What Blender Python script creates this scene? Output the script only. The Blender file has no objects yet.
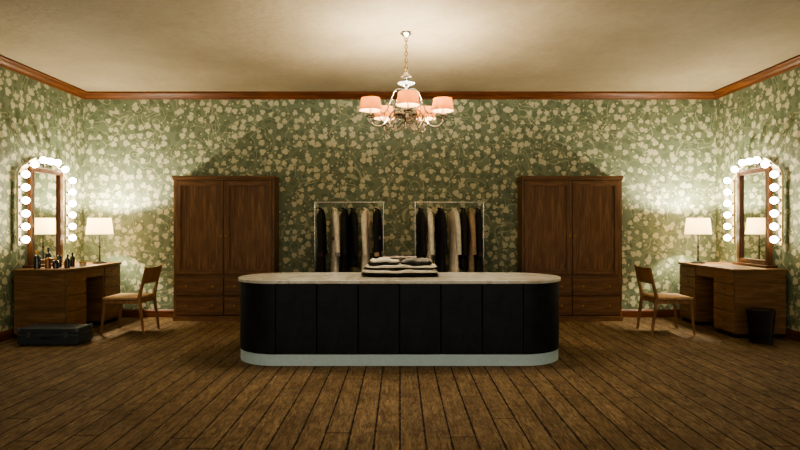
import bpy, bmesh, math, random
from mathutils import Vector, Matrix
random.seed(4)
S = bpy.context.scene
COL = S.collection

# ------------------------------------------------------------------ helpers
def lin(c):
    return tuple(((v/255)/12.92 if v/255 <= 0.04045 else ((v/255+0.055)/1.055)**2.4) for v in c) + (1.0,)

class NT:
    def __init__(s, name):
        s.m = bpy.data.materials.new(name); s.m.use_nodes = True
        s.t = s.m.node_tree; s.n = s.t.nodes; s.l = s.t.links
        s.b = s.n['Principled BSDF']; s.out = s.n['Material Output']
    def add(s, typ, **kw):
        n = s.n.new(typ)
        for k, v in kw.items(): setattr(n, k, v)
        return n
    def put(s, sock, v):
        if isinstance(v, (int, float)): sock.default_value = v
        elif isinstance(v, tuple): sock.default_value = v
        else: s.l.new(v, sock)
    def math(s, op, a, b=None, c=None, clamp=False):
        n = s.add('ShaderNodeMath', operation=op, use_clamp=clamp)
        s.put(n.inputs[0], a)
        if b is not None: s.put(n.inputs[1], b)
        if c is not None: s.put(n.inputs[2], c)
        return n.outputs[0]
    def mix(s, f, a, b, mode='MIX'):
        n = s.add('ShaderNodeMix', data_type='RGBA', blend_type=mode)
        s.put(n.inputs[0], f); s.put(n.inputs[6], a); s.put(n.inputs[7], b)
        return n.outputs[2]
    def comb(s, x, y, z=0.0):
        n = s.add('ShaderNodeCombineXYZ')
        s.put(n.inputs[0], x); s.put(n.inputs[1], y); s.put(n.inputs[2], z)
        return n.outputs[0]
    def sep(s, v):
        n = s.add('ShaderNodeSeparateXYZ'); s.l.new(v, n.inputs[0]); return n.outputs
    def noise(s, vec, scale, detail=4, rough=0.55, dist=0.0):
        n = s.add('ShaderNodeTexNoise'); s.l.new(vec, n.inputs['Vector'])
        n.inputs['Scale'].default_value = scale; n.inputs['Detail'].default_value = detail
        n.inputs['Roughness'].default_value = rough; n.inputs['Distortion'].default_value = dist
        return n.outputs[0]
    def ramp(s, f, pts):
        n = s.add('ShaderNodeValToRGB'); s.l.new(f, n.inputs[0])
        e = n.color_ramp.elements
        while len(e) < len(pts): e.new(0.5)
        for i, (p, c) in enumerate(pts): e[i].position = p; e[i].color = c
        return n.outputs[0]
    def scale(s, vec, sc):
        n = s.add('ShaderNodeMapping'); s.l.new(vec, n.inputs[0]); n.inputs['Scale'].default_value = sc
        return n.outputs[0]
    def bump(s, h, st, dist=0.01):
        n = s.add('ShaderNodeBump'); n.inputs['Strength'].default_value = st; n.inputs['Distance'].default_value = dist
        s.l.new(h, n.inputs['Height']); s.l.new(n.outputs[0], s.b.inputs['Normal'])

def simple(name, rgb, rough=0.5, metal=0.0, var=0.12, nscale=30, bump=0.0, spec=0.5, coat=0.0):
    t = NT(name)
    pos = t.add('ShaderNodeTexCoord').outputs['Object']
    n = t.noise(pos, nscale)
    c = lin(rgb)
    d = tuple(v*(1-var*2) for v in c[:3])+(1,)
    e = tuple(min(1, v*(1+var*2)) for v in c[:3])+(1,)
    t.put(t.b.inputs['Base Color'], t.ramp(n, [(0.3, d), (0.7, e)]))
    t.b.inputs['Roughness'].default_value = rough
    t.b.inputs['Metallic'].default_value = metal
    t.b.inputs['Specular IOR Level'].default_value = spec
    t.b.inputs['Coat Weight'].default_value = coat
    if bump: t.bump(n, bump)
    return t.m

def wood(name, dark, light, axis='X', rough=0.45, sc=1.0):
    t = NT(name)
    pos = t.add('ShaderNodeTexCoord').outputs['Object']
    k = [14*sc]*3; k['XYZ'.index(axis)] = 1.2*sc
    v = t.scale(pos, tuple(k))
    n1 = t.noise(v, 1.6, 6, 0.6, 1.2)
    k2 = [70*sc]*3; k2['XYZ'.index(axis)] = 3*sc
    n2 = t.noise(t.scale(pos, tuple(k2)), 1.5, 3, 0.6)
    c = t.ramp(n1, [(0.3, lin(dark)), (0.5, lin(tuple((a+b)/2 for a, b in zip(dark, light)))), (0.68, lin(light))])
    c = t.mix(t.math('MULTIPLY', n2, 0.5), c, lin(tuple(v*0.55 for v in dark)))
    t.put(t.b.inputs['Base Color'], c)
    t.b.inputs['Roughness'].default_value = rough
    t.b.inputs['Specular IOR Level'].default_value = 0.35
    t.bump(n2, 0.2, 0.004)
    return t.m

def emit(name, rgb, strength, base=(240, 235, 225)):
    t = NT(name)
    pos = t.add('ShaderNodeTexCoord').outputs['Object']
    n = t.noise(pos, 60)
    c = lin(rgb)
    t.put(t.b.inputs['Emission Color'], t.ramp(n, [(0.2, tuple(v*0.95 for v in c[:3])+(1,)), (0.8, c)]))
    t.b.inputs['Emission Strength'].default_value = strength
    t.b.inputs['Base Color'].default_value = lin(base)
    return t.m

def obj_from_bm(name, bm, mat, parent=None, smooth=False, bevel=0.0, seg=2):
    me = bpy.data.meshes.new(name); bmesh.ops.recalc_face_normals(bm, faces=bm.faces)
    bm.to_mesh(me); bm.free()
    ob = bpy.data.objects.new(name, me); COL.objects.link(ob)
    mats = mat if isinstance(mat, list) else [mat]
    for m in mats: me.materials.append(m)
    if smooth:
        for p in me.polygons: p.use_smooth = True
    if bevel:
        b = ob.modifiers.new('bevel', 'BEVEL'); b.width = bevel; b.segments = seg; b.limit_method = 'ANGLE'
    if parent: ob.parent = parent
    return ob

def box(name, x0, x1, y0, y1, z0, z1, mat, parent=None, bevel=0.0, seg=2):
    bm = bmesh.new()
    c = ((x0+x1)/2, (y0+y1)/2, (z0+z1)/2)
    bmesh.ops.create_cube(bm, size=1.0)
    for v in bm.verts:
        v.co = Vector((v.co.x*(x1-x0), v.co.y*(y1-y0), v.co.z*(z1-z0)))
    ob = obj_from_bm(name, bm, mat, parent, bevel=bevel, seg=seg)
    ob.location = c
    return ob

def lathe(name, prof, mat, parent=None, loc=(0, 0, 0), segs=32, smooth=True, rot=None):
    bm = bmesh.new(); rings = []
    for r, z in prof:
        if r < 1e-5: rings.append([bm.verts.new((0, 0, z))])
        else: rings.append([bm.verts.new((r*math.cos(2*math.pi*i/segs), r*math.sin(2*math.pi*i/segs), z)) for i in range(segs)])
    for a, b in zip(rings, rings[1:]):
        for i in range(segs):
            j = (i+1) % segs
            if len(a) == 1 and len(b) == 1: break
            if len(a) == 1: bm.faces.new((a[0], b[i], b[j]))
            elif len(b) == 1: bm.faces.new((a[i], a[j], b[0]))
            else: bm.faces.new((a[i], a[j], b[j], b[i]))
    ob = obj_from_bm(name, bm, mat, parent, smooth=smooth)
    ob.location = loc
    if smooth:
        m = ob.modifiers.new('es', 'EDGE_SPLIT'); m.split_angle = math.radians(40)
    if rot: ob.rotation_euler = rot
    return ob

def tube(name, pts, r, mat, parent=None, smooth_curve=False, cyclic=False, loc=(0, 0, 0), radii=None):
    cu = bpy.data.curves.new(name, 'CURVE'); cu.dimensions = '3D'
    cu.bevel_depth = r; cu.bevel_resolution = 3; cu.use_fill_caps = True
    if smooth_curve:
        sp = cu.splines.new('NURBS'); sp.points.add(len(pts)-1)
        for p, q in zip(sp.points, pts): p.co = (*q, 1)
        sp.order_u = 3; sp.use_endpoint_u = not cyclic; sp.resolution_u = 6
    else:
        sp = cu.splines.new('POLY'); sp.points.add(len(pts)-1)
        for p, q in zip(sp.points, pts): p.co = (*q, 1)
    sp.use_cyclic_u = cyclic
    if radii:
        for p, q in zip(sp.points, radii): p.radius = q
    ob = bpy.data.objects.new(name, cu); COL.objects.link(ob)
    cu.materials.append(mat)
    dg = bpy.context.evaluated_depsgraph_get(); dg.update()
    me = bpy.data.meshes.new_from_object(ob.evaluated_get(dg)); me.name = name
    bpy.data.objects.remove(ob)
    ob = bpy.data.objects.new(name, me); COL.objects.link(ob)
    for p in me.polygons: p.use_smooth = True
    if not me.materials: me.materials.append(mat)
    ob.location = loc
    if parent: ob.parent = parent
    return ob

def taper(name, p0, p1, w0, w1, mat, parent=None, bevel=0.004):
    bm = bmesh.new(); vs = []
    for p, w in ((p0, w0), (p1, w1)):
        for sx, sy in ((-1, -1), (1, -1), (1, 1), (-1, 1)):
            vs.append(bm.verts.new((p[0]+sx*w/2, p[1]+sy*w/2, p[2])))
    bm.faces.new(vs[0:4][::-1]); bm.faces.new(vs[4:8])
    for i in range(4):
        j = (i+1) % 4
        bm.faces.new((vs[i], vs[j], vs[4+j], vs[4+i]))
    return obj_from_bm(name, bm, mat, parent, bevel=bevel)

def prism(name, poly, axis, a0, a1, mat, parent=None, bevel=0):
    bm = bmesh.new()
    def P(u, v, a):
        return {'x': (a, u, v), 'y': (u, a, v), 'z': (u, v, a)}[axis]
    A = [bm.verts.new(P(u, v, a0)) for u, v in poly]
    B = [bm.verts.new(P(u, v, a1)) for u, v in poly]
    bm.faces.new(A[::-1]); bm.faces.new(B)
    n = len(poly)
    for i in range(n):
        j = (i+1) % n
        bm.faces.new((A[i], A[j], B[j], B[i]))
    return obj_from_bm(name, bm, mat, parent, bevel=bevel)

def empty(name, loc=(0, 0, 0), rz=0.0):
    e = bpy.data.objects.new(name, None); COL.objects.link(e)
    e.location = loc; e.rotation_euler = (0, 0, rz); e.empty_display_size = 0.1
    return e

def light(name, loc, power, color, r=0.03, parent=None):
    d = bpy.data.lights.new(name, 'POINT'); d.energy = power; d.color = color; d.shadow_soft_size = r
    o = bpy.data.objects.new(name, d); COL.objects.link(o); o.location = loc
    if parent: o.parent = parent
    return o

# ------------------------------------------------------------------ dimensions
F = 560.0; H = 1.30
YB = 7.91; XW = 4.46; ZC = 3.164; YF = -1.6

# ------------------------------------------------------------------ materials
def wallpaper(name, side):
    t = NT(name)
    g = t.add('ShaderNodeNewGeometry').outputs['Position']
    x, y, z = t.sep(g)
    u = y if side else x
    base = t.mix(t.noise(g, 2.0, 3), lin((106, 117, 92)), lin((117, 129, 102)))
    col = base
    def leaves(col, k, off, R0, lobes, c, dens=1.0, depth=0.62):
        U = t.math('MULTIPLY_ADD', u, k, off); V = t.math('MULTIPLY_ADD', z, k, off*0.7)
        v = t.comb(U, V, 0.0)
        vo = t.add('ShaderNodeTexVoronoi', voronoi_dimensions='2D'); t.l.new(v, vo.inputs['Vector'])
        vo.inputs['Scale'].default_value = 1.0; vo.inputs['Randomness'].default_value = 0.75
        d = t.add('ShaderNodeVectorMath', operation='SUBTRACT')
        t.l.new(v, d.inputs[0]); t.l.new(vo.outputs['Position'], d.inputs[1])
        dx, dy, _ = t.sep(d.outputs[0])
        cr, cg, cb = t.sep(vo.outputs['Color'])
        ang = t.math('MULTIPLY', cr, 6.283)
        ca = t.math('COSINE', ang); sa = t.math('SINE', ang)
        rx = t.math('SUBTRACT', t.math('MULTIPLY', dx, ca), t.math('MULTIPLY', dy, sa))
        ry = t.math('ADD', t.math('MULTIPLY', dx, sa), t.math('MULTIPLY', dy, ca))
        r = t.math('SQRT', t.math('ADD', t.math('MULTIPLY', rx, rx), t.math('MULTIPLY', ry, ry)))
        th = t.math('ARCTAN2', ry, rx)
        lob = t.math('ABSOLUTE', t.math('COSINE', t.math('MULTIPLY', th, lobes/2)))
        R = t.math('MULTIPLY', t.math('MULTIPLY_ADD', cg, R0*0.4, R0*0.75), t.math('MULTIPLY_ADD', t.math('POWER', lob, 0.5), depth, 1-depth))
        R = t.math('MULTIPLY', R, t.math('LESS_THAN', cb, dens))
        m = t.math('MULTIPLY', t.math('SUBTRACT', R, r), 28.0, clamp=True)
        vein = t.math('GREATER_THAN', t.math('ABSOLUTE', t.math('SINE', t.math('MULTIPLY', th, lobes*1.5))), 0.22)
        m2 = t.math('MULTIPLY', m, t.math('MULTIPLY_ADD', vein, 0.28, 0.68))
        cc = t.mix(cb, c, tuple(q*0.86 for q in c[:3])+(1,))
        return t.mix(m2, col, cc)
    col = leaves(col, 8.0, 3.3, 0.44, 2, lin((98, 110, 84)))
    sv = t.comb(u, z, 0.0)
    nn = t.noise(sv, 3.2, 1.5, 0.4, 0.6)
    st = t.math('LESS_THAN', t.math('ABSOLUTE', t.math('SUBTRACT', nn, 0.5)), 0.006)
    st2 = t.math('LESS_THAN', t.math('ABSOLUTE', t.math('SUBTRACT', nn, 0.59)), 0.0065)
    col = t.mix(t.math('MULTIPLY', t.math('MAXIMUM', st, st2), 0.55), col, lin((186, 184, 150)))
    col = leaves(col, 8.4, 0.0, 0.385, 3, lin((196, 192, 160)), 0.68, 0.45)
    col = leaves(col, 15.0, 7.7, 0.27, 2, lin((186, 182, 150)), 0.38)
    t.put(t.b.inputs['Base Color'], col)
    t.b.inputs['Roughness'].default_value = 0.6
    t.bump(t.noise(g, 90, 3), 0.12, 0.003)
    return t.m
M_wp_b = wallpaper('wallpaper_back', False)
M_wp_s = wallpaper('wallpaper_side', True)

def ceiling_mat():
    t = NT('ceiling_plaster')
    g = t.add('ShaderNodeNewGeometry').outputs['Position']
    n = t.noise(g, 0.9, 6, 0.6); n2 = t.noise(g, 14, 5, 0.6)
    c = t.ramp(n, [(0.3, lin((154, 141, 114))), (0.7, lin((178, 165, 137)))])
    c = t.mix(t.math('MULTIPLY', n2, 0.5), c, lin((122, 109, 84)))
    t.put(t.b.inputs['Base Color'], c); t.b.inputs['Roughness'].default_value = 0.8
    t.bump(n2, 0.5, 0.016)
    return t.m
M_ceil = ceiling_mat()

def floor_mat():
    t = NT('floor_boards')
    g = t.add('ShaderNodeNewGeometry').outputs['Position']
    x, y, z = t.sep(g)
    W = 0.155
    q = t.math('DIVIDE', x, W); idx = t.math('FLOOR', q); fr = t.math('FRACT', q)
    wn = t.add('ShaderNodeTexWhiteNoise', noise_dimensions='1D'); t.l.new(idx, wn.inputs['W'])
    rnd = wn.outputs['Value']
    yy = t.math('DIVIDE', t.math('ADD', y, t.math('MULTIPLY', rnd, 9.0)), 3.8)
    iy = t.math('FLOOR', yy); fy = t.math('FRACT', yy)
    wn2 = t.add('ShaderNodeTexWhiteNoise', noise_dimensions='2D'); t.l.new(t.comb(idx, iy, 0.0), wn2.inputs['Vector'])
    r2 = wn2.outputs['Value']
    v = t.comb(t.math('MULTIPLY', x, 24), t.math('ADD', t.math('MULTIPLY', y, 3.0), t.math('MULTIPLY', r2, 30)), t.math('MULTIPLY', r2, 12))
    n1 = t.noise(v, 1.4, 8, 0.68, 1.8)
    v2 = t.comb(t.math('MULTIPLY', x, 110), t.math('MULTIPLY', y, 12), t.math('MULTIPLY', r2, 5))
    n2 = t.noise(v2, 1.3, 5, 0.7)
    n3 = t.noise(g, 2.2, 6, 0.65)
    n4 = t.noise(g, 9.0, 5, 0.65)
    c = t.ramp(n1, [(0.30, lin((78, 61, 43))), (0.46, lin((126, 104, 77))), (0.60, lin((162, 139, 106))), (0.75, lin((190, 168, 132)))])
    c = t.mix(t.math('MULTIPLY', r2, 0.4), c, lin((104, 84, 60)))
    c = t.mix(t.math('MULTIPLY', t.math('SUBTRACT', n3, 0.45, clamp=True), 2.2, clamp=True), c, lin((76, 60, 42)))
    c = t.mix(t.math('MULTIPLY', t.math('SUBTRACT', n4, 0.5, clamp=True), 2.2, clamp=True), c, lin((60, 46, 32)))
    c = t.mix(t.math('MULTIPLY', t.math('SUBTRACT', n2, 0.38, clamp=True), 1.7, clamp=True), c, lin((54, 42, 29)))
    e = t.math('MINIMUM', fr, t.math('SUBTRACT', 1.0, fr))
    wob = t.math('MULTIPLY_ADD', t.noise(t.comb(t.math('MULTIPLY', x, 2.0), t.math('MULTIPLY', y, 4.0), 0.0), 4.0), 0.10, -0.014)
    gap = t.math('LESS_THAN', e, wob)
    ey = t.math('MINIMUM', fy, t.math('SUBTRACT', 1.0, fy))
    gapy = t.math('LESS_THAN', ey, 0.0012)
    gp = t.math('MAXIMUM', gap, gapy)
    c = t.mix(gp, c, lin((28, 21, 15)))
    t.put(t.b.inputs['Base Color'], c)
    t.put(t.b.inputs['Roughness'], t.math('MULTIPLY_ADD', n2, 0.35, 0.55))
    t.b.inputs['Specular IOR Level'].default_value = 0.15
    h = t.math('SUBTRACT', t.math('MULTIPLY_ADD', n1, 0.5, t.math('MULTIPLY', n2, 0.4)), gp)
    t.bump(h, 0.85, 0.01)
    return t.m
M_floor = floor_mat()

M_trim = wood('trim_wood', (84, 46, 22), (132, 80, 42), 'X', 0.4)
M_trim_y = wood('trim_wood_y', (84, 46, 22), (132, 80, 42), 'Y', 0.4)
M_ward = wood('wardrobe_wood', (88, 61, 37), (146, 109, 71), 'Z', 0.45)
M_ward_h = wood('wardrobe_wood_h', (88, 61, 37), (146, 109, 71), 'X', 0.45)
M_desk = wood('desk_wood', (108, 79, 50), (162, 125, 84), 'X', 0.45)
M_desk_y = wood('desk_wood_y', (108, 79, 50), (162, 125, 84), 'Y', 0.45)
M_mirw = wood('mirror_wood', (60, 36, 18), (104, 66, 36), 'Z', 0.4)
M_chair = wood('chair_wood', (126, 92, 59), (174, 134, 92), 'Z', 0.45)
M_seat = simple('chair_fabric', (166, 136, 100), 0.9, 0, 0.2, 80, 0.3)
M_gap = simple('shadow_gap', (22, 14, 9), 0.8)
M_brass = simple('brass', (150, 118, 66), 0.3, 1.0, 0.05)
M_chrome = simple('chrome', (200, 198, 192), 0.18, 1.0, 0.03)
M_black = simple('black_metal', (18, 17, 17), 0.4, 0.3, 0.05)
M_glass = simple('glass_mirror', (225, 228, 225), 0.02, 1.0, 0.005)

def slate():
    t = NT('black_slate_panel')
    pos = t.add('ShaderNodeTexCoord').outputs['Object']
    n = t.noise(pos, 7, 7, 0.65, 0.8); n2 = t.noise(t.scale(pos, (1, 1, 6)), 5, 5)
    c = t.ramp(n, [(0.3, lin((17, 20, 23))), (0.7, lin((34, 39, 44)))])
    t.put(t.b.inputs['Base Color'], c); t.b.inputs['Roughness'].default_value = 0.5
    t.b.inputs['Specular IOR Level'].default_value = 0.22
    t.bump(t.math('ADD', n, n2), 0.25, 0.01)
    return t.m
M_slate = slate()
def marble():
    t = NT('cream_marble')
    pos = t.add('ShaderNodeTexCoord').outputs['Object']
    n = t.noise(pos, 2.2, 8, 0.6, 1.5); n2 = t.noise(pos, 18, 5, 0.6)
    c = t.ramp(n, [(0.3, lin((194, 190, 178))), (0.5, lin((222, 219, 208))), (0.55, lin((190, 182, 166))), (0.7, lin((226, 223, 212)))])
    c = t.mix(t.math('MULTIPLY', n2, 0.25), c, lin((166, 158, 140)))
    t.put(t.b.inputs['Base Color'], c); t.b.inputs['Roughness'].default_value = 0.2
    return t.m
M_marble = marble()
M_plinth = simple('pale_plinth_paint', (196, 220, 222), 0.5, 0, 0.02)

# ------------------------------------------------------------------ room
T = 0.15
box('floor', -XW-T, XW+T, YF, YB+T, -0.1, 0, M_floor)
box('ceiling', -XW-T, XW+T, YF, YB+T, ZC, ZC+0.1, M_ceil)
box('wall_back', -XW-T, XW+T, YB, YB+T, 0, ZC, M_wp_b)
box('wall_left', -XW-T, -XW, YF, YB, 0, ZC, M_wp_s)
box('wall_right', XW, XW+T, YF, YB, 0, ZC, M_wp_s)
cp = [(0, 0), (.095, 0), (.095, .02), (.078, .028), (.06, .05), (.035, .068), (.028, .078), (.02, .092), (0, .092)]
bp = [(0, 0), (.022, 0), (.022, .085), (.014, .1), (.008, .108), (0, .108)]
prism('trim_1', [(YB-u, ZC-v) for u, v in cp], 'x', -XW, XW, M_trim)
prism('trim_2', [(-XW+u, ZC-v) for u, v in cp], 'y', YF, YB, M_trim_y)
prism('trim_3', [(XW-u, ZC-v) for u, v in cp], 'y', YF, YB, M_trim_y)
prism('baseboard_back', [(YB-u, v) for u, v in bp], 'x', -XW, XW, M_trim)
prism('baseboard_left', [(-XW+u, v) for u, v in bp], 'y', YF, YB, M_trim_y)
prism('baseboard_right', [(XW-u, v) for u, v in bp], 'y', YF, YB, M_trim_y)

# ------------------------------------------------------------------ counter
def stadium(hl, r, n=28, cx=0, cy=0):
    pts = []
    for i in range(n+1):
        a = -math.pi/2 + math.pi*i/n
        pts.append((cx+hl+r*math.cos(a), cy+r*math.sin(a)))
    for i in range(n+1):
        a = math.pi/2 + math.pi*i/n
        pts.append((cx-hl+r*math.cos(a), cy+r*math.sin(a)))
    return pts
CT = 0.79
HL = 1.145; R = 0.43
counter = empty('reception_counter', (-0.005, 5.16+R, 0))
prism('plinth', stadium(HL, R-0.005), 'z', 0, 0.105, M_plinth, counter)
prism('core', stadium(HL, R-0.025), 'z', 0.105, CT-0.03, M_gap, counter)
top = prism('countertop', stadium(HL, R+0.02), 'z', CT-0.032, CT, M_marble, counter, bevel=0.006)
pw = 2*HL/6
for s_, nm in ((-1, 'front'), (1, 'back')):
    for i in range(6):
        x0 = -HL+i*pw+0.003; x1 = -HL+(i+1)*pw-0.003
        ya, yb = sorted((s_*(R-0.03), s_*R))
        box('panel_%s_%d' % (nm, i+1), x0, x1, ya, yb, 0.108, CT-0.036, M_slate, counter, bevel=0.006)
k = 0
for sx in (-1, 1):
    for a0, a1 in ((-90, -30), (-30, 30), (30, 90)):
        k += 1; n = 10
        A = [math.radians(a0+0.25+(a1-a0-0.5)*i/n) for i in range(n+1)]
        pts = [(sx*(HL+R*math.cos(a)), R*math.sin(a)) for a in A] + [(sx*(HL+(R-.03)*math.cos(a)), (R-.03)*math.sin(a)) for a in A[::-1]]
        prism('end_panel_%d' % k, pts, 'z', 0.108, CT-0.036, M_slate, counter)

# ------------------------------------------------------------------ wardrobes
def wardrobe(x0, x1):
    yf = 7.57; d = YB-0.03-yf; w = x1-x0; h = 1.965
    e = empty('wardrobe', ((x0+x1)/2, yf, 0))
    hw = w/2
    box('base', -hw+0.01, hw-0.01, 0.015, d, 0, 0.07, M_ward_h, e, 0.004)
    box('side_left', -hw+.012, -hw+0.042, 0.012, d, 0.07, h-0.06, M_ward, e, 0.003)
    box('side_right', hw-0.042, hw-.012, 0.012, d, 0.07, h-0.06, M_ward, e, 0.003)
    box('back_panel', -hw+0.042, hw-0.042, d-0.015, d, 0.07, h-0.06, M_ward, e)
    box('inner_body', -hw+0.042, hw-0.042, 0.035, d-0.02, 0.07, h-0.06, M_gap, e)
    box('cornice', -hw, hw, -0.012, d, h-0.035, h, M_ward_h, e, 0.006)
    box('cornice_step', -hw+0.006, hw-0.006, 0.0, d, h-0.06, h-0.035, M_ward_h, e, 0.004)
    box('base_rail', -hw+0.006, hw-0.006, 0.0, 0.014, 0.0, 0.07, M_ward_h, e, 0.003)
    dz = 0.60
    box('mid_rail', -hw+0.042, hw-0.042, 0.012, 0.035, dz, dz+0.025, M_ward_h, e)
    for i, sx in enumerate((-1, 1)):
        a, b = (-hw+0.045, -0.004) if sx < 0 else (0.004, hw-0.045)
        z0, z1 = dz+0.03, h-0.065
        fw = 0.07
        box('door_%d_stile_a' % (i+1), a, a+fw, 0.002, 0.03, z0, z1, M_ward, e, 0.003)
        box('door_%d_stile_b' % (i+1), b-fw, b, 0.002, 0.03, z0, z1, M_ward, e, 0.003)
        box('door_%d_rail_top' % (i+1), a+fw, b-fw, 0.002, 0.03, z1-fw, z1, M_ward_h, e, 0.003)
        box('door_%d_rail_bottom' % (i+1), a+fw, b-fw, 0.002, 0.03, z0, z0+fw, M_ward_h, e, 0.003)
        box('door_%d_panel' % (i+1), a+fw, b-fw, 0.018, 0.03, z0+fw, z1-fw, M_ward, e)
        lathe('door_%d_knob' % (i+1), [(0, 0), (.008, 0), (.007, .012), (.017, .02), (.017, .028), (0, .034)], M_brass, e,
              (sx*0.035, 0.002, 1.15), 16, rot=(math.pi/2, 0, 0))
        for j in range(2):
            zz0 = 0.08+j*0.262; zz1 = zz0+0.254
            box('drawer_%d_%d' % (i+1, j+1), a, b, 0.004, 0.03, zz0, zz1, M_ward_h, e, 0.006)
            for kx in (-0.2, 0.2):
                lathe('drawer_knob_%d_%d_%s' % (i+1, j+1, 'a' if kx < 0 else 'b'),
                      [(0, 0), (.008, 0), (.007, .01), (.017, .018), (.017, .026), (0, .032)], M_brass, e,
                      ((a+b)/2+kx*0.9, 0.004, (zz0+zz1)/2), 16, rot=(math.pi/2, 0, 0))
    return e
wardrobe(-3.08, -1.69)
wardrobe(1.64, 3.02)

# ------------------------------------------------------------------ dressing tables (front = local +X)
DH = 0.793; DL = 1.26; DD = 0.63; DY = 7.035
def vanity(loc, rz):
    e = empty('dressing_table', loc, rz)
    hx, hy = DD/2, DL/2
    box('top', -hx, hx, -hy, hy, DH-0.03, DH, M_desk_y, e, 0.005)
    for i, s_ in enumerate((-1, 1)):
        ya, yb = (-hy+0.01, -hy+0.42) if s_ < 0 else (hy-0.42, hy-0.01)
        box('pedestal_%d' % (i+1), -hx+0.01, hx-0.035, ya, yb, 0.05, DH-0.03, M_desk, e, 0.003)
        box('pedestal_foot_%d' % (i+1), -hx+0.03, hx-0.05, ya+0.015, yb-0.015, 0, 0.05, M_gap, e)
        zs = [0.06, 0.30, 0.48, 0.62, DH-0.035]
        for j in range(4):
            box('drawer_%d_%d' % (i+1, j+1), hx-0.035, hx-0.013, ya+0.006, yb-0.006, zs[j]+0.004, zs[j+1]-0.004, M_desk_y, e, 0.004)
            box('handle_%d_%d' % (i+1, j+1), hx-0.013, hx+0.004, (ya+yb)/2-0.05, (ya+yb)/2+0.05, (zs[j]+zs[j+1])/2-0.005, (zs[j]+zs[j+1])/2+0.005, M_brass, e, 0.003)
    box('centre_drawer', hx-0.06, hx-0.02, -hy+0.43, hy-0.43, DH-0.14, DH-0.034, M_desk_y, e, 0.004)
    box('modesty_panel', -hx+0.02, -hx+0.04, -hy+0.42, hy-0.42, 0.2, DH-0.03, M_desk_y, e)
    return e
XD = XW-0.026-DD/2
vanity((-XD, DY, 0), 0)
vanity((XD, DY, 0), math.pi)

# ------------------------------------------------------------------ bulb mirrors (face = local +X, origin at base on desk)
M_bulb = emit('bulb_glow', (255, 238, 208), 34.0)
M_strip = simple('light_bar_enamel', (196, 178, 146), 0.35, 0.3, 0.04)
def mirror(loc, rz):
    e = empty('vanity_mirror', loc, rz)
    hw = 0.31; zt = 1.20
    box('base', -0.05, 0.09, -0.34, 0.34, 0, 0.03, M_mirw, e, 0.006)
    path = [(-.46, .27), (-.46, 1.10), (-.42, 1.16), (-.34, 1.195), (-.27, 1.25), (-.19, 1.29), (.19, 1.29), (.27, 1.25), (.34, 1.195), (.42, 1.16), (.46, 1.10), (.46, .27)]
    bm = bmesh.new(); L = []
    for i, p in enumerate(path):
        a = Vector(path[max(0, i-1)]); b = Vector(path[min(len(path)-1, i+1)])
        d = (b-a).normalized(); nrm = Vector((-d.y, d.x))*0.026
        row = []
        for s_, xx in ((1, -0.015), (-1, -0.015), (-1, 0.01), (1, 0.01)):
            row.append(bm.verts.new((xx, p[0]+s_*nrm.x, p[1]+s_*nrm.y)))
        L.append(row)
    for a, b in zip(L, L[1:]):
        for k_ in range(4): bm.faces.new((a[k_], a[(k_+1) % 4], b[(k_+1) % 4], b[k_]))
    bm.faces.new(L[0]); bm.faces.new(L[-1][::-1])
    obj_from_bm('light_bar', bm, M_strip, e, bevel=0.003)
    for i, z in enumerate((0.36, 0.75, 1.08)):
        box('bracket_%d' % (i+1), -0.014, 0.0, -0.45, 0.45, z-0.012, z+0.012, M_mirw, e)
    box('top_bracket', -0.014, 0.0, -0.012, 0.012, zt-0.02, 1.28, M_mirw, e)
    box('mirror_back', -0.005, 0.006, -hw+0.002, hw-0.002, 0.03, zt-0.002, M_mirw, e)
    f = 0.06
    box('frame_a', 0.005, 0.045, -hw, -hw+f, 0.03, zt, M_mirw, e, 0.006)
    box('frame_b', 0.005, 0.045, hw-f, hw, 0.03, zt, M_mirw, e, 0.006)
    box('frame_top', 0.005, 0.045, -hw+f, hw-f, zt-f, zt, M_mirw, e, 0.006)
    box('frame_bottom', 0.005, 0.045, -hw+f, hw-f, 0.03, 0.03+f, M_mirw, e, 0.006)
    box('glass', 0.005, 0.014, -hw+f, hw-f, 0.03+f, zt-f, M_glass, e)
    pos = [(-.14, 1.29), (0, 1.29), (.14, 1.29), (-.30, 1.222), (.30, 1.222)]
    for i in range(6):
        z = 1.09-i*0.15
        pos += [(-.46, z), (.46, z)]
    for i, (y, z) in enumerate(pos):
        lathe('socket_%d' % (i+1), [(0, 0), (.026, 0), (.026, .008), (.016, .02), (.014, .03)], M_chrome, e, (0.01, y, z), 16, rot=(0, math.pi/2, 0))
        prof = [(0.012, 0.0)] + [(0.041*math.cos(a), 0.050+0.041*math.sin(a)) for a in [math.radians(q) for q in range(-60, 90, 15)]] + [(0, 0.091)]
        lathe('bulb_%d' % (i+1), prof, M_bulb, e, (0.028, y, z), 16, rot=(0, math.pi/2, 0))
    return e
XM = 4.38
mirror((-XM, 6.90, DH), 0)
mirror((XM, 6.90, DH), math.pi)

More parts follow.
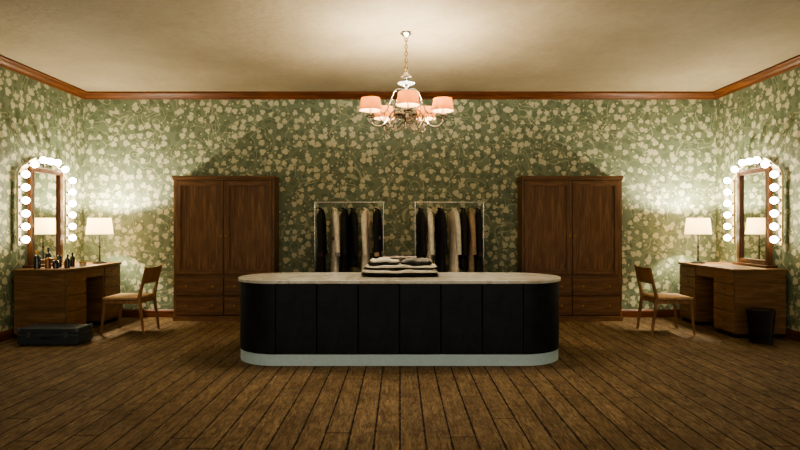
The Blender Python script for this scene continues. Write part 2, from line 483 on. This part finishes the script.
# ------------------------------------------------------------------ table lamps
def shade_mat(name, rgb, es, erg):
    t = NT(name)
    pos = t.add('ShaderNodeTexCoord').outputs['Object']
    n = t.noise(pos, 40)
    c = t.ramp(n, [(0.2, tuple(v*0.95 for v in lin(rgb)[:3])+(1,)), (0.8, lin(rgb))])
    tr = t.add('ShaderNodeBsdfTranslucent'); t.l.new(c, tr.inputs[0])
    t.put(t.b.inputs['Base Color'], c); t.b.inputs['Roughness'].default_value = 0.9
    t.b.inputs['Emission Color'].default_value = lin(erg); t.b.inputs['Emission Strength'].default_value = es
    mx = t.add('ShaderNodeMixShader'); mx.inputs[0].default_value = 0.5
    t.l.new(t.b.outputs[0], mx.inputs[1]); t.l.new(tr.outputs[0], mx.inputs[2])
    t.l.new(mx.outputs[0], t.out.inputs[0])
    return t.m
M_shade = shade_mat('lampshade_linen', (250, 238, 210), 0.5, (255, 232, 185))
M_pink = shade_mat('lampshade_peach', (182, 142, 104), 0.0, (255, 190, 165))
WARM = (1.0, 0.88, 0.67)
def table_lamp(loc):
    e = empty('table_lamp', loc)
    lathe('base', [(0, 0), (.085, 0), (.085, .012), (.06, .02), (.018, .03), (.011, .045), (.011, .07)], M_black, e)
    lathe('stem', [(.008, .06), (.008, .2), (.014, .21), (.014, .225), (.008, .235), (.008, .44), (0, .44)], M_black, e, segs=16)
    lathe('shade', [(.165, .385), (.14, .60), (.138, .60), (.163, .385)], M_shade, e, segs=40)
    lathe('bulb', [(0.012, .44), (.03, .47), (.034, .49), (.026, .515), (0, .525)], M_bulb, e, segs=16)
    for i in range(3):
        a = i*2.094
        tube('spider_%d' % (i+1), [(0.005*math.cos(a), 0.005*math.sin(a), .435), (.158*math.cos(a), .158*math.sin(a), .435)], 0.002, M_black, e)
    light('lamp_light', (0, 0, 0.55), 140, WARM, 0.03, e)
    return e
table_lamp((-3.99, 7.44, DH))
table_lamp((3.96, 7.44, DH))

# ------------------------------------------------------------------ chairs (back at local +X)
def chair(loc, rz):
    e = empty('wooden_chair', loc, rz)
    w = 0.22
    for s_, n in ((-1, 'a'), (1, 'b')):
        taper('front_leg_'+n, (-0.25, s_*(w-0.005), 0), (-0.21, s_*(w-0.02), 0.42), 0.022, 0.036, M_chair, e)
        taper('rear_leg_'+n, (0.25, s_*(w-0.015), 0), (0.19, s_*(w-0.02), 0.43), 0.024, 0.036, M_chair, e)
        taper('back_post_'+n, (0.19, s_*(w-0.02), 0.42), (0.275, s_*(w-0.015), 0.80), 0.036, 0.024, M_chair, e)
        box('side_rail_'+n, -0.20, 0.18, s_*(w-0.02)-0.012, s_*(w-0.02)+0.012, 0.365, 0.41, M_chair, e, 0.004)
    box('front_rail', -0.222, -0.198, -w+0.03, w-0.03, 0.365, 0.41, M_chair, e, 0.004)
    box('rear_rail', 0.18, 0.2, -w+0.03, w-0.03, 0.365, 0.41, M_chair, e, 0.004)
    box('seat', -0.24, 0.18, -w, w, 0.412, 0.445, M_seat, e, 0.014, 4)
    for nm, z0, z1 in (('back_top', 0.60, 0.79),):
        bm = bmesh.new(); n = 12; G = []
        for i in range(n+1):
            t_ = -1+2*i/n; y = t_*(w-0.035); off = 0.028*(1-t_*t_)
            row = []
            for z, dx in ((z0, -0.008), (z1, -0.008), (z1, 0.008), (z0, 0.008)):
                xx = 0.19+(z-0.42)*(0.085/0.38)
                row.append(bm.verts.new((xx+off+dx, y, z)))
            G.append(row)
        for a, b in zip(G, G[1:]):
            for k_ in range(4):
                bm.faces.new((a[k_], a[(k_+1) % 4], b[(k_+1) % 4], b[k_]))
        bm.faces.new(G[0]); bm.faces.new(G[-1][::-1])
        obj_from_bm(nm, bm, M_chair, e, bevel=0.003)
    return e
chair((-3.28, 6.83, 0), 0)
chair((3.23, 6.83, 0), math.pi)

# ------------------------------------------------------------------ clothes racks
garm_mats = {
 'black': simple('cloth_black', (20, 19, 22), 0.85, 0, 0.2, 20, 0.2),
 'char': simple('cloth_charcoal', (42, 38, 38), 0.85, 0, 0.2, 20, 0.2),
 'cream': simple('cloth_cream', (222, 214, 196), 0.85, 0, 0.08, 20, 0.2),
 'taupe': simple('cloth_taupe', (156, 136, 112), 0.85, 0, 0.1, 20, 0.2),
 'brown': simple('cloth_brown', (60, 40, 32), 0.85, 0, 0.15, 20, 0.2),
 'grey': simple('cloth_grey', (140, 136, 130), 0.85, 0, 0.1, 20, 0.2),
}
def garment(name, parent, x, zbar, length, m, rot, sleeves=True, width=0.21, seed=0, belt=None):
    rr = random.Random(seed)
    g = empty(name, (x, 0, zbar), rot); g.parent = parent
    tube('hanger_hook', [(0, 0, -0.06), (0, 0, -0.02), (0, 0.018, -0.008), (0, 0.02, 0.012), (0, 0, 0.02), (0, -0.015, 0.008)], 0.0025, M_chrome, g, True)
    tube('hanger_arms', [(0, -width+0.02, -0.115), (0, -0.03, -0.068), (0, 0.03, -0.068), (0, width-0.02, -0.115)], 0.006, M_mirw, g)
    rows = [(-0.07, 0.045, 0.02), (-0.085, 0.09, 0.026), (-0.11, width*0.93, 0.03), (-0.14, width, 0.034), (-0.25, width*0.9, 0.036), (-0.45, width*0.72, 0.032)]
    nz = 7
    for i in range(1, nz+1):
        f_ = i/nz
        rows.append((-0.45-(length-0.45)*f_, width*(0.72+0.28*f_), 0.034+0.018*f_))
    bm = bmesh.new(); n = 40; rings = []
    ph = rr.random()*6
    for ri, (z, hw_, th) in enumerate(rows):
        amp = 0.014*min(1, max(0, (ri-3)/6)); ring = []
        for i in range(n):
            a = 2*math.pi*i/n
            x_ = th*math.sin(a)+amp*math.sin(a*9+ph)*1.0
            y_ = hw_*math.cos(a)*(1+amp*0.6*math.cos(7*a+ph))
            ring.append(bm.verts.new((x_, y_, z)))
        rings.append(ring)
    for a, b in zip(rings, rings[1:]):
        for i in range(n):
            bm.faces.new((a[i], a[(i+1) % n], b[(i+1) % n], b[i]))
    bm.faces.new(rings[0]); bm.faces.new(rings[-1][::-1])
    obj_from_bm('body', bm, garm_mats[m], g, smooth=True)
    if sleeves:
        for s_, nm in ((-1, 'a'), (1, 'b')):
            tube('sleeve_'+nm, [(0, s_*(width-0.045), -0.14), (0.005, s_*(width+0.0), -0.24), (0.012, s_*(width+0.02), -0.42), (0.022, s_*(width+0.015), -0.66)], 0.036, garm_mats[m], g, True, radii=[1.0, 1.1, 0.9, 0.85])
            if belt:
                tube('cuff_'+nm, [(0.02, s_*(width+0.016), -0.63), (0.023, s_*(width+0.015), -0.68)], 0.035, garm_mats[belt], g)
    tube('collar', [(0.03, -0.06, -0.085), (-0.02, -0.045, -0.062), (-0.03, 0, -0.058), (-0.02, 0.045, -0.062), (0.03, 0.06, -0.085), (0.045, 0.03, -0.2), (0.04, 0, -0.32)], 0.01, garm_mats[m], g, True)
    if belt:
        bm2 = bmesh.new(); rg = []
        for z in (-0.47, -0.43):
            rg.append([bm2.verts.new((0.046*math.sin(2*math.pi*i/n), (width*0.74+0.01)*math.cos(2*math.pi*i/n), z)) for i in range(n)])
        for i in range(n): bm2.faces.new((rg[0][i], rg[0][(i+1) % n], rg[1][(i+1) % n], rg[1][i]))
        ob = obj_from_bm('belt', bm2, garm_mats[belt], g, smooth=True)
        ob.modifiers.new('s', 'SOLIDIFY').thickness = 0.006
    return g

def rack(xc, specs, seed):
    e = empty('clothes_rack', (xc, 7.38, 0))
    hw = 0.45; zt = 1.60
    for s_, nm in ((-1, 'a'), (1, 'b')):
        tube('foot_'+nm, [(s_*hw, -0.22, 0.07), (s_*hw, 0.22, 0.07)], 0.011, M_chrome, e)
        tube('upright_'+nm, [(s_*hw, 0, 0.07), (s_*hw, 0, zt)], 0.008, M_chrome, e)
        for j, yy in enumerate((-0.2, 0.2)):
            lathe('wheel_%s%d' % (nm, j), [(0, -.012), (.03, -.012), (.03, .012), (0, .012)], M_black, e, (s_*hw, yy, 0.03), 20, rot=(0, math.pi/2, 0))
            tube('fork_%s%d' % (nm, j), [(s_*hw, yy, 0.03), (s_*hw, yy, 0.07)], 0.006, M_chrome, e)
    tube('hanging_bar', [(-hw-0.02, 0, zt), (hw+0.02, 0, zt)], 0.009, M_chrome, e)
    tube('lower_rail', [(-hw, 0, 0.12), (hw, 0, 0.12)], 0.009, M_chrome, e)
    for i, (x, m, L, rot, sl, belt) in enumerate(specs):
        garment('hanging_coat_%d' % (i+1), e, x, zt+0.008-0.028, L, m, rot, sl, 0.19, seed+i, belt)
    return e
spec_l = [(-0.37, 'black', 0.95, 0.0, True, 'brown'), (-0.19, 'cream', 1.2, 0.2, True, 'grey'), (-0.06, 'black', 0.95, 0.0, True, None),
          (0.05, 'black', 0.82, 0.2, True, None), (0.22, 'cream', 1.15, -0.1, True, None), (0.37, 'black', 1.0, -0.1, True, 'taupe')]
spec_r = [(-0.38, 'black', 0.85, 0.1, True, None), (-0.27, 'cream', 1.2, 0.05, True, None), (-0.12, 'black', 1.05, 0.15, True, None),
          (0.06, 'cream', 1.2, 0.15, True, None), (0.18, 'black', 0.85, -0.05, True, None), (0.28, 'taupe', 1.1, 0.0, True, None), (0.38, 'black', 0.95, -0.1, True, 'brown')]
rack(-0.67, spec_l, 1)
rack(0.65, spec_r, 20)

# ------------------------------------------------------------------ folded clothes on the counter
def stripe_mat():
    t = NT('striped_cloth')
    pos = t.add('ShaderNodeTexCoord').outputs['Object']
    w = t.add('ShaderNodeTexWave', wave_type='BANDS', bands_direction='Z')
    t.l.new(pos, w.inputs[0]); w.inputs['Scale'].default_value = 14; w.inputs['Distortion'].default_value = 2.5; w.inputs['Detail'].default_value = 1.0
    c = t.ramp(w.outputs['Fac'] if 'Fac' in w.outputs else w.outputs[1], [(0.45, lin((24, 20, 20))), (0.55, lin((186, 172, 158)))])
    t.put(t.b.inputs['Base Color'], c); t.b.inputs['Roughness'].default_value = 0.9
    return t.m
M_stripe = stripe_mat()
pile = empty('folded_clothes_stack', (-0.0, 5.66, CT))
def folded(name, cx, cy, z0, w, d, h, mat, sag=0.0, seed=0):
    rr = random.Random(seed); p1, p2 = rr.random()*6, rr.random()*6
    bm = bmesh.new(); nx, nr = 24, 20; rings = []
    for i in range(nx+1):
        u = -1+2*i/nx
        k_ = (1-abs(u)**6)**0.35 if abs(u) < 1 else 0.0
        k_ = max(k_, 0.12); ring = []
        for j in range(nr):
            a = 2*math.pi*j/nr
            cy_ = math.copysign(abs(math.cos(a))**0.55, math.cos(a)); sz = math.copysign(abs(math.sin(a))**0.7, math.sin(a))
            zz = z0+h/2+sz*h/2*k_
            zz += (0.008*math.sin(5*u+p1)+0.005*math.sin(11*u+p2))*(0.5+0.5*sz) + sag*(1-u*u)*(0.5+0.5*sz)
            ring.append(bm.verts.new((cx+u*w/2, cy+cy_*d/2*(0.9+0.1*k_)+0.006*math.sin(4*u+p2), max(0.001, zz))))
        rings.append(ring)
    for a, b in zip(rings, rings[1:]):
        for j in range(nr): bm.faces.new((a[j], a[(j+1) % nr], b[(j+1) % nr], b[j]))
    bm.faces.new(rings[0]); bm.faces.new(rings[-1][::-1])
    return obj_from_bm(name, bm, mat, pile, smooth=True)
G = garm_mats
folded('bottom_layer', 0, 0, 0.0, 0.76, 0.42, 0.045, G['black'], 0, 1)
folded('second_layer', 0.0, -0.012, 0.034, 0.74, 0.42, 0.040, G['cream'], 0, 2)
folded('third_layer', -0.01, 0, 0.066, 0.70, 0.38, 0.026, G['black'], 0, 3)
folded('fourth_layer', 0.01, -0.006, 0.084, 0.70, 0.40, 0.036, G['cream'], 0, 7)
folded('shirt_a', -0.16, -0.01, 0.112, 0.31, 0.35, 0.030, G['black'], 0.012, 4)
folded('shirt_b', 0.16, -0.01, 0.112, 0.31, 0.35, 0.030, G['black'], 0.012, 5)
folded('collar_shirt_a', -0.15, -0.015, 0.134, 0.29, 0.33, 0.036, G['cream'], 0.012, 8)
folded('collar_shirt_b', 0.15, -0.01, 0.134, 0.29, 0.33, 0.036, G['grey'], 0.012, 9)
folded('top_layer', 0.0, 0.03, 0.162, 0.36, 0.22, 0.028, M_stripe, 0.012, 6)

# ------------------------------------------------------------------ chandelier
M_crys = simple('crystal_glass', (235, 235, 235), 0.05, 0.0, 0.02)
M_crys.node_tree.nodes['Principled BSDF'].inputs['Transmission Weight'].default_value = 0.7
M_silver = simple('polished_silver', (205, 200, 190), 0.2, 1.0, 0.03)
ch = empty('chandelier', (0.06, 5.43, 0))
lathe('ceiling_canopy', [(0, ZC-0.045), (.015, ZC-0.045), (.03, ZC-0.03), (.055, ZC-0.012), (.06, ZC-0.001), (0, ZC-0.001)], M_silver, ch)
zc = ZC-0.05; i = 0
while zc > 2.80:
    ang = 0 if i % 2 == 0 else math.pi/2
    pts = [(0.013*math.cos(q)*math.cos(ang), 0.013*math.cos(q)*math.sin(ang), zc-0.016+0.022*math.sin(q)) for q in [2*math.pi*k_/12 for k_ in range(12)]]
    tube('chain_link_%d' % (i+1), pts, 0.0045, M_brass, ch, False, True)
    zc -= 0.034; i += 1
lathe('stem', [(0, 2.80), (.008, 2.79), (.02, 2.77), (.03, 2.755), (.05, 2.745), (.052, 2.735), (.02, 2.725), (.012, 2.70), (.03, 2.685), (.034, 2.66), (.014, 2.64),
               (.02, 2.61), (.045, 2.58), (.05, 2.54), (.03, 2.50), (.014, 2.47), (.014, 2.42), (.04, 2.40), (.07, 2.385), (.07, 2.365), (.03, 2.34), (.02, 2.31), (.035, 2.29), (.03, 2.265), (.01, 2.25), (.012, 2.235), (0, 2.222)], M_silver, ch)
lathe('crystal_bowl', [(.02, 2.69), (.06, 2.665), (.085, 2.675), (.083, 2.67), (.05, 2.655), (.02, 2.66)], M_crys, ch)
lathe('lower_dish', [(.02, 2.335), (.09, 2.345), (.12, 2.365), (.118, 2.37), (.085, 2.352), (.02, 2.342)], M_silver, ch)
NA = 5
for i in range(NA):
    a = math.radians(-90+2+360/NA*i); c, s_ = math.cos(a), math.sin(a)
    P = lambda r, z: (r*c, r*s_, z)
    rr_ = 0.36
    tube('arm_%d' % (i+1), [P(.03, 2.39), P(.10, 2.43), P(.16, 2.37), P(.22, 2.25), P(.32, 2.235), P(.37, 2.29), P(rr_, 2.35)], 0.008, M_silver, ch, True)
    tube('upper_scroll_%d' % (i+1), [P(.02, 2.60), P(.08, 2.63), P(.14, 2.56), P(.17, 2.45), P(.22, 2.36), P(.27, 2.38), P(.255, 2.42)], 0.005, M_silver, ch, True)
    tube('lower_scroll_%d' % (i+1), [P(.03, 2.30), P(.09, 2.24), P(.17, 2.235), P(.25, 2.29), P(.29, 2.35)], 0.005, M_silver, ch, True)
    a2 = a+math.pi/NA; Q = lambda r, z: (r*math.cos(a2), r*math.sin(a2), z)
    tube('side_scroll_%d' % (i+1), [Q(.03, 2.33), Q(.12, 2.29), Q(.20, 2.33), Q(.23, 2.40), Q(.19, 2.43), Q(.17, 2.40)], 0.004, M_silver, ch, True)
    lathe('side_drop_%d' % (i+1), [(0, 0), (.005, -.01), (.014, -.04), (.009, -.055), (0, -.062)], M_crys, ch, Q(.18, 2.315), 8, False)
    lathe('cup_%d' % (i+1), [(0, 2.312), (.012, 2.312), (.04, 2.325), (.045, 2.335), (.012, 2.337), (.010, 2.41), (0, 2.41)], M_silver, ch, (rr_*c, rr_*s_, 0), 20)
    lathe('shade_%d' % (i+1), [(.108, 2.385), (.090, 2.502), (.088, 2.502), (.106, 2.385)], M_pink, ch, (rr_*c, rr_*s_, 0), 32)
    lathe('bulb_%d' % (i+1), [(0, 2.41), (.012, 2.415), (.02, 2.44), (.012, 2.47), (0, 2.485)], M_bulb, ch, (rr_*c, rr_*s_, 0), 12)
    light('shade_light_%d' % (i+1), (rr_*c, rr_*s_, 2.495), 38, WARM, 0.03, ch)
    for j, (r_, z_) in enumerate(((.31, 2.245), (rr_, 2.312), (.16, 2.36))):
        lathe('drop_%d_%d' % (i+1, j+1), [(0, 0), (.004, -.006), (.002, -.012), (.012, -.035), (.009, -.048), (0, -.056)], M_crys, ch, (r_*c, r_*s_, z_), 8, False)

# ------------------------------------------------------------------ small props
M_case = simple('case_vinyl', (50, 58, 64), 0.45, 0, 0.1)
M_edge = simple('case_edge', (110, 116, 122), 0.35, 0.8, 0.05)
case = empty('makeup_case', (-3.80, 6.18, 0), 0.0)
hw, hd = 0.325, 0.15
box('lower_shell', -hw, hw, -hd, hd, 0.008, 0.115, M_case, case, 0.01, 3)
box('lid', -hw, hw, -hd, hd, 0.12, 0.185, M_case, case, 0.012, 3)
box('seam_band', -hw-0.002, hw+0.002, -hd-0.002, hd+0.002, 0.11, 0.125, M_edge, case, 0.002)
tube('handle', [(-0.07, -hd, 0.09), (-0.065, -hd-0.022, 0.085), (0, -hd-0.028, 0.08), (0.065, -hd-0.022, 0.085), (0.07, -hd, 0.09)], 0.007, M_black, case, True)
for i, x in enumerate((-0.2, 0.2)):
    box('latch_%d' % (i+1), x-0.02, x+0.02, -hd-0.008, -hd, 0.09, 0.145, M_edge, case, 0.003)
for i, (sx, sy) in enumerate(((-1, -1), (1, -1), (1, 1), (-1, 1))):
    box('foot_%d' % (i+1), sx*0.29-0.015, sx*0.29+0.015, sy*0.12-0.015, sy*0.12+0.015, 0, 0.01, M_black, case)
    box('corner_%d' % (i+1), sx*(hw-0.012)-0.016, sx*(hw-0.012)+0.016, sy*(hd-0.012)-0.016, sy*(hd-0.012)+0.016, 0.15, 0.188, M_edge, case, 0.004)

wb = empty('waste_basket', (3.99, 6.19, 0))
lathe('bottom', [(0, 0.003), (.105, 0.003), (.105, .012), (0, .012)], M_black, wb)
bm = bmesh.new()
n = 36; rows = 16; R_ = []
for j in range(rows+1):
    r_ = 0.105+0.03*j/rows
    R_.append([bm.verts.new((r_*math.cos(2*math.pi*(i+j*0.5)/n), r_*math.sin(2*math.pi*(i+j*0.5)/n), 0.005+0.36*j/rows)) for i in range(n)])
for j in range(rows):
    for i in range(n):
        bm.faces.new((R_[j][i], R_[j][(i+1) % n], R_[j+1][(i+1) % n], R_[j+1][i]))
o = obj_from_bm('mesh_wall', bm, M_black, wb)
wf = o.modifiers.new('w', 'WIREFRAME'); wf.thickness = 0.008
tube('rim', [(0.137*math.cos(q), 0.137*math.sin(q), 0.366) for q in [2*math.pi*k_/32 for k_ in range(32)]], 0.006, M_black, wb, False, True)

mb = [simple('bottle_dark', (20, 18, 16), 0.15, 0, 0.05, coat=0.6), simple('bottle_amber', (120, 72, 22), 0.15, 0, 0.05, coat=0.6),
      simple('bottle_gold_cap', (190, 150, 70), 0.3, 0.8, 0.05), simple('jar_white', (190, 180, 160), 0.4)]
def bottle(x, y, h, r, m, cap):
    e = empty('cosmetic_bottle', (x, y, DH))
    lathe('body', [(0, 0), (r, 0), (r, h*0.62), (r*0.85, h*0.7), (r*0.35, h*0.76), (r*0.35, h*0.8)], mb[m], e, segs=20)
    lathe('cap', [(r*0.42, h*0.79), (r*0.42, h), (0, h)], mb[cap], e, segs=16)
for b in ((-4.21, 6.50, .21, .034, 0, 2), (-4.11, 6.54, .17, .032, 1, 0), (-4.17, 6.64, .24, .028, 0, 0), (-4.02, 6.54, .13, .032, 0, 2), (-3.97, 6.68, .12, .032, 1, 2),
          (-4.09, 6.72, .19, .028, 0, 1), (-3.90, 6.57, .16, .024, 0, 0), (-4.0, 6.84, .17, .026, 0, 0)):
    bottle(*b)
def jar(x, y):
    e = empty('cream_jar', (x, y, DH))
    lathe('body', [(0, 0), (.035, 0), (.038, .03), (.036, .04)], mb[3], e, segs=24)
    lathe('lid', [(.039, .038), (.039, .055), (0, .057)], mb[2], e, segs=24)
jar(-3.93, 6.94)

# ------------------------------------------------------------------ world + camera
w = bpy.data.worlds.new('world'); S.world = w; w.use_nodes = True
bg = w.node_tree.nodes['Background']; bg.inputs[0].default_value = (1.0, 0.91, 0.76, 1); bg.inputs[1].default_value = 1.45
S.view_settings.view_transform = 'AgX'
S.view_settings.look = 'AgX - Medium High Contrast'
S.view_settings.exposure = 0.15
cd = bpy.data.cameras.new('camera'); cam = bpy.data.objects.new('camera', cd); COL.objects.link(cam)
cam.location = (0, 0, H); cam.rotation_euler = (math.pi/2, 0, 0)
cd.sensor_width = 36; cd.lens = 36*F/800; cd.clip_start = 0.05
S.camera = cam
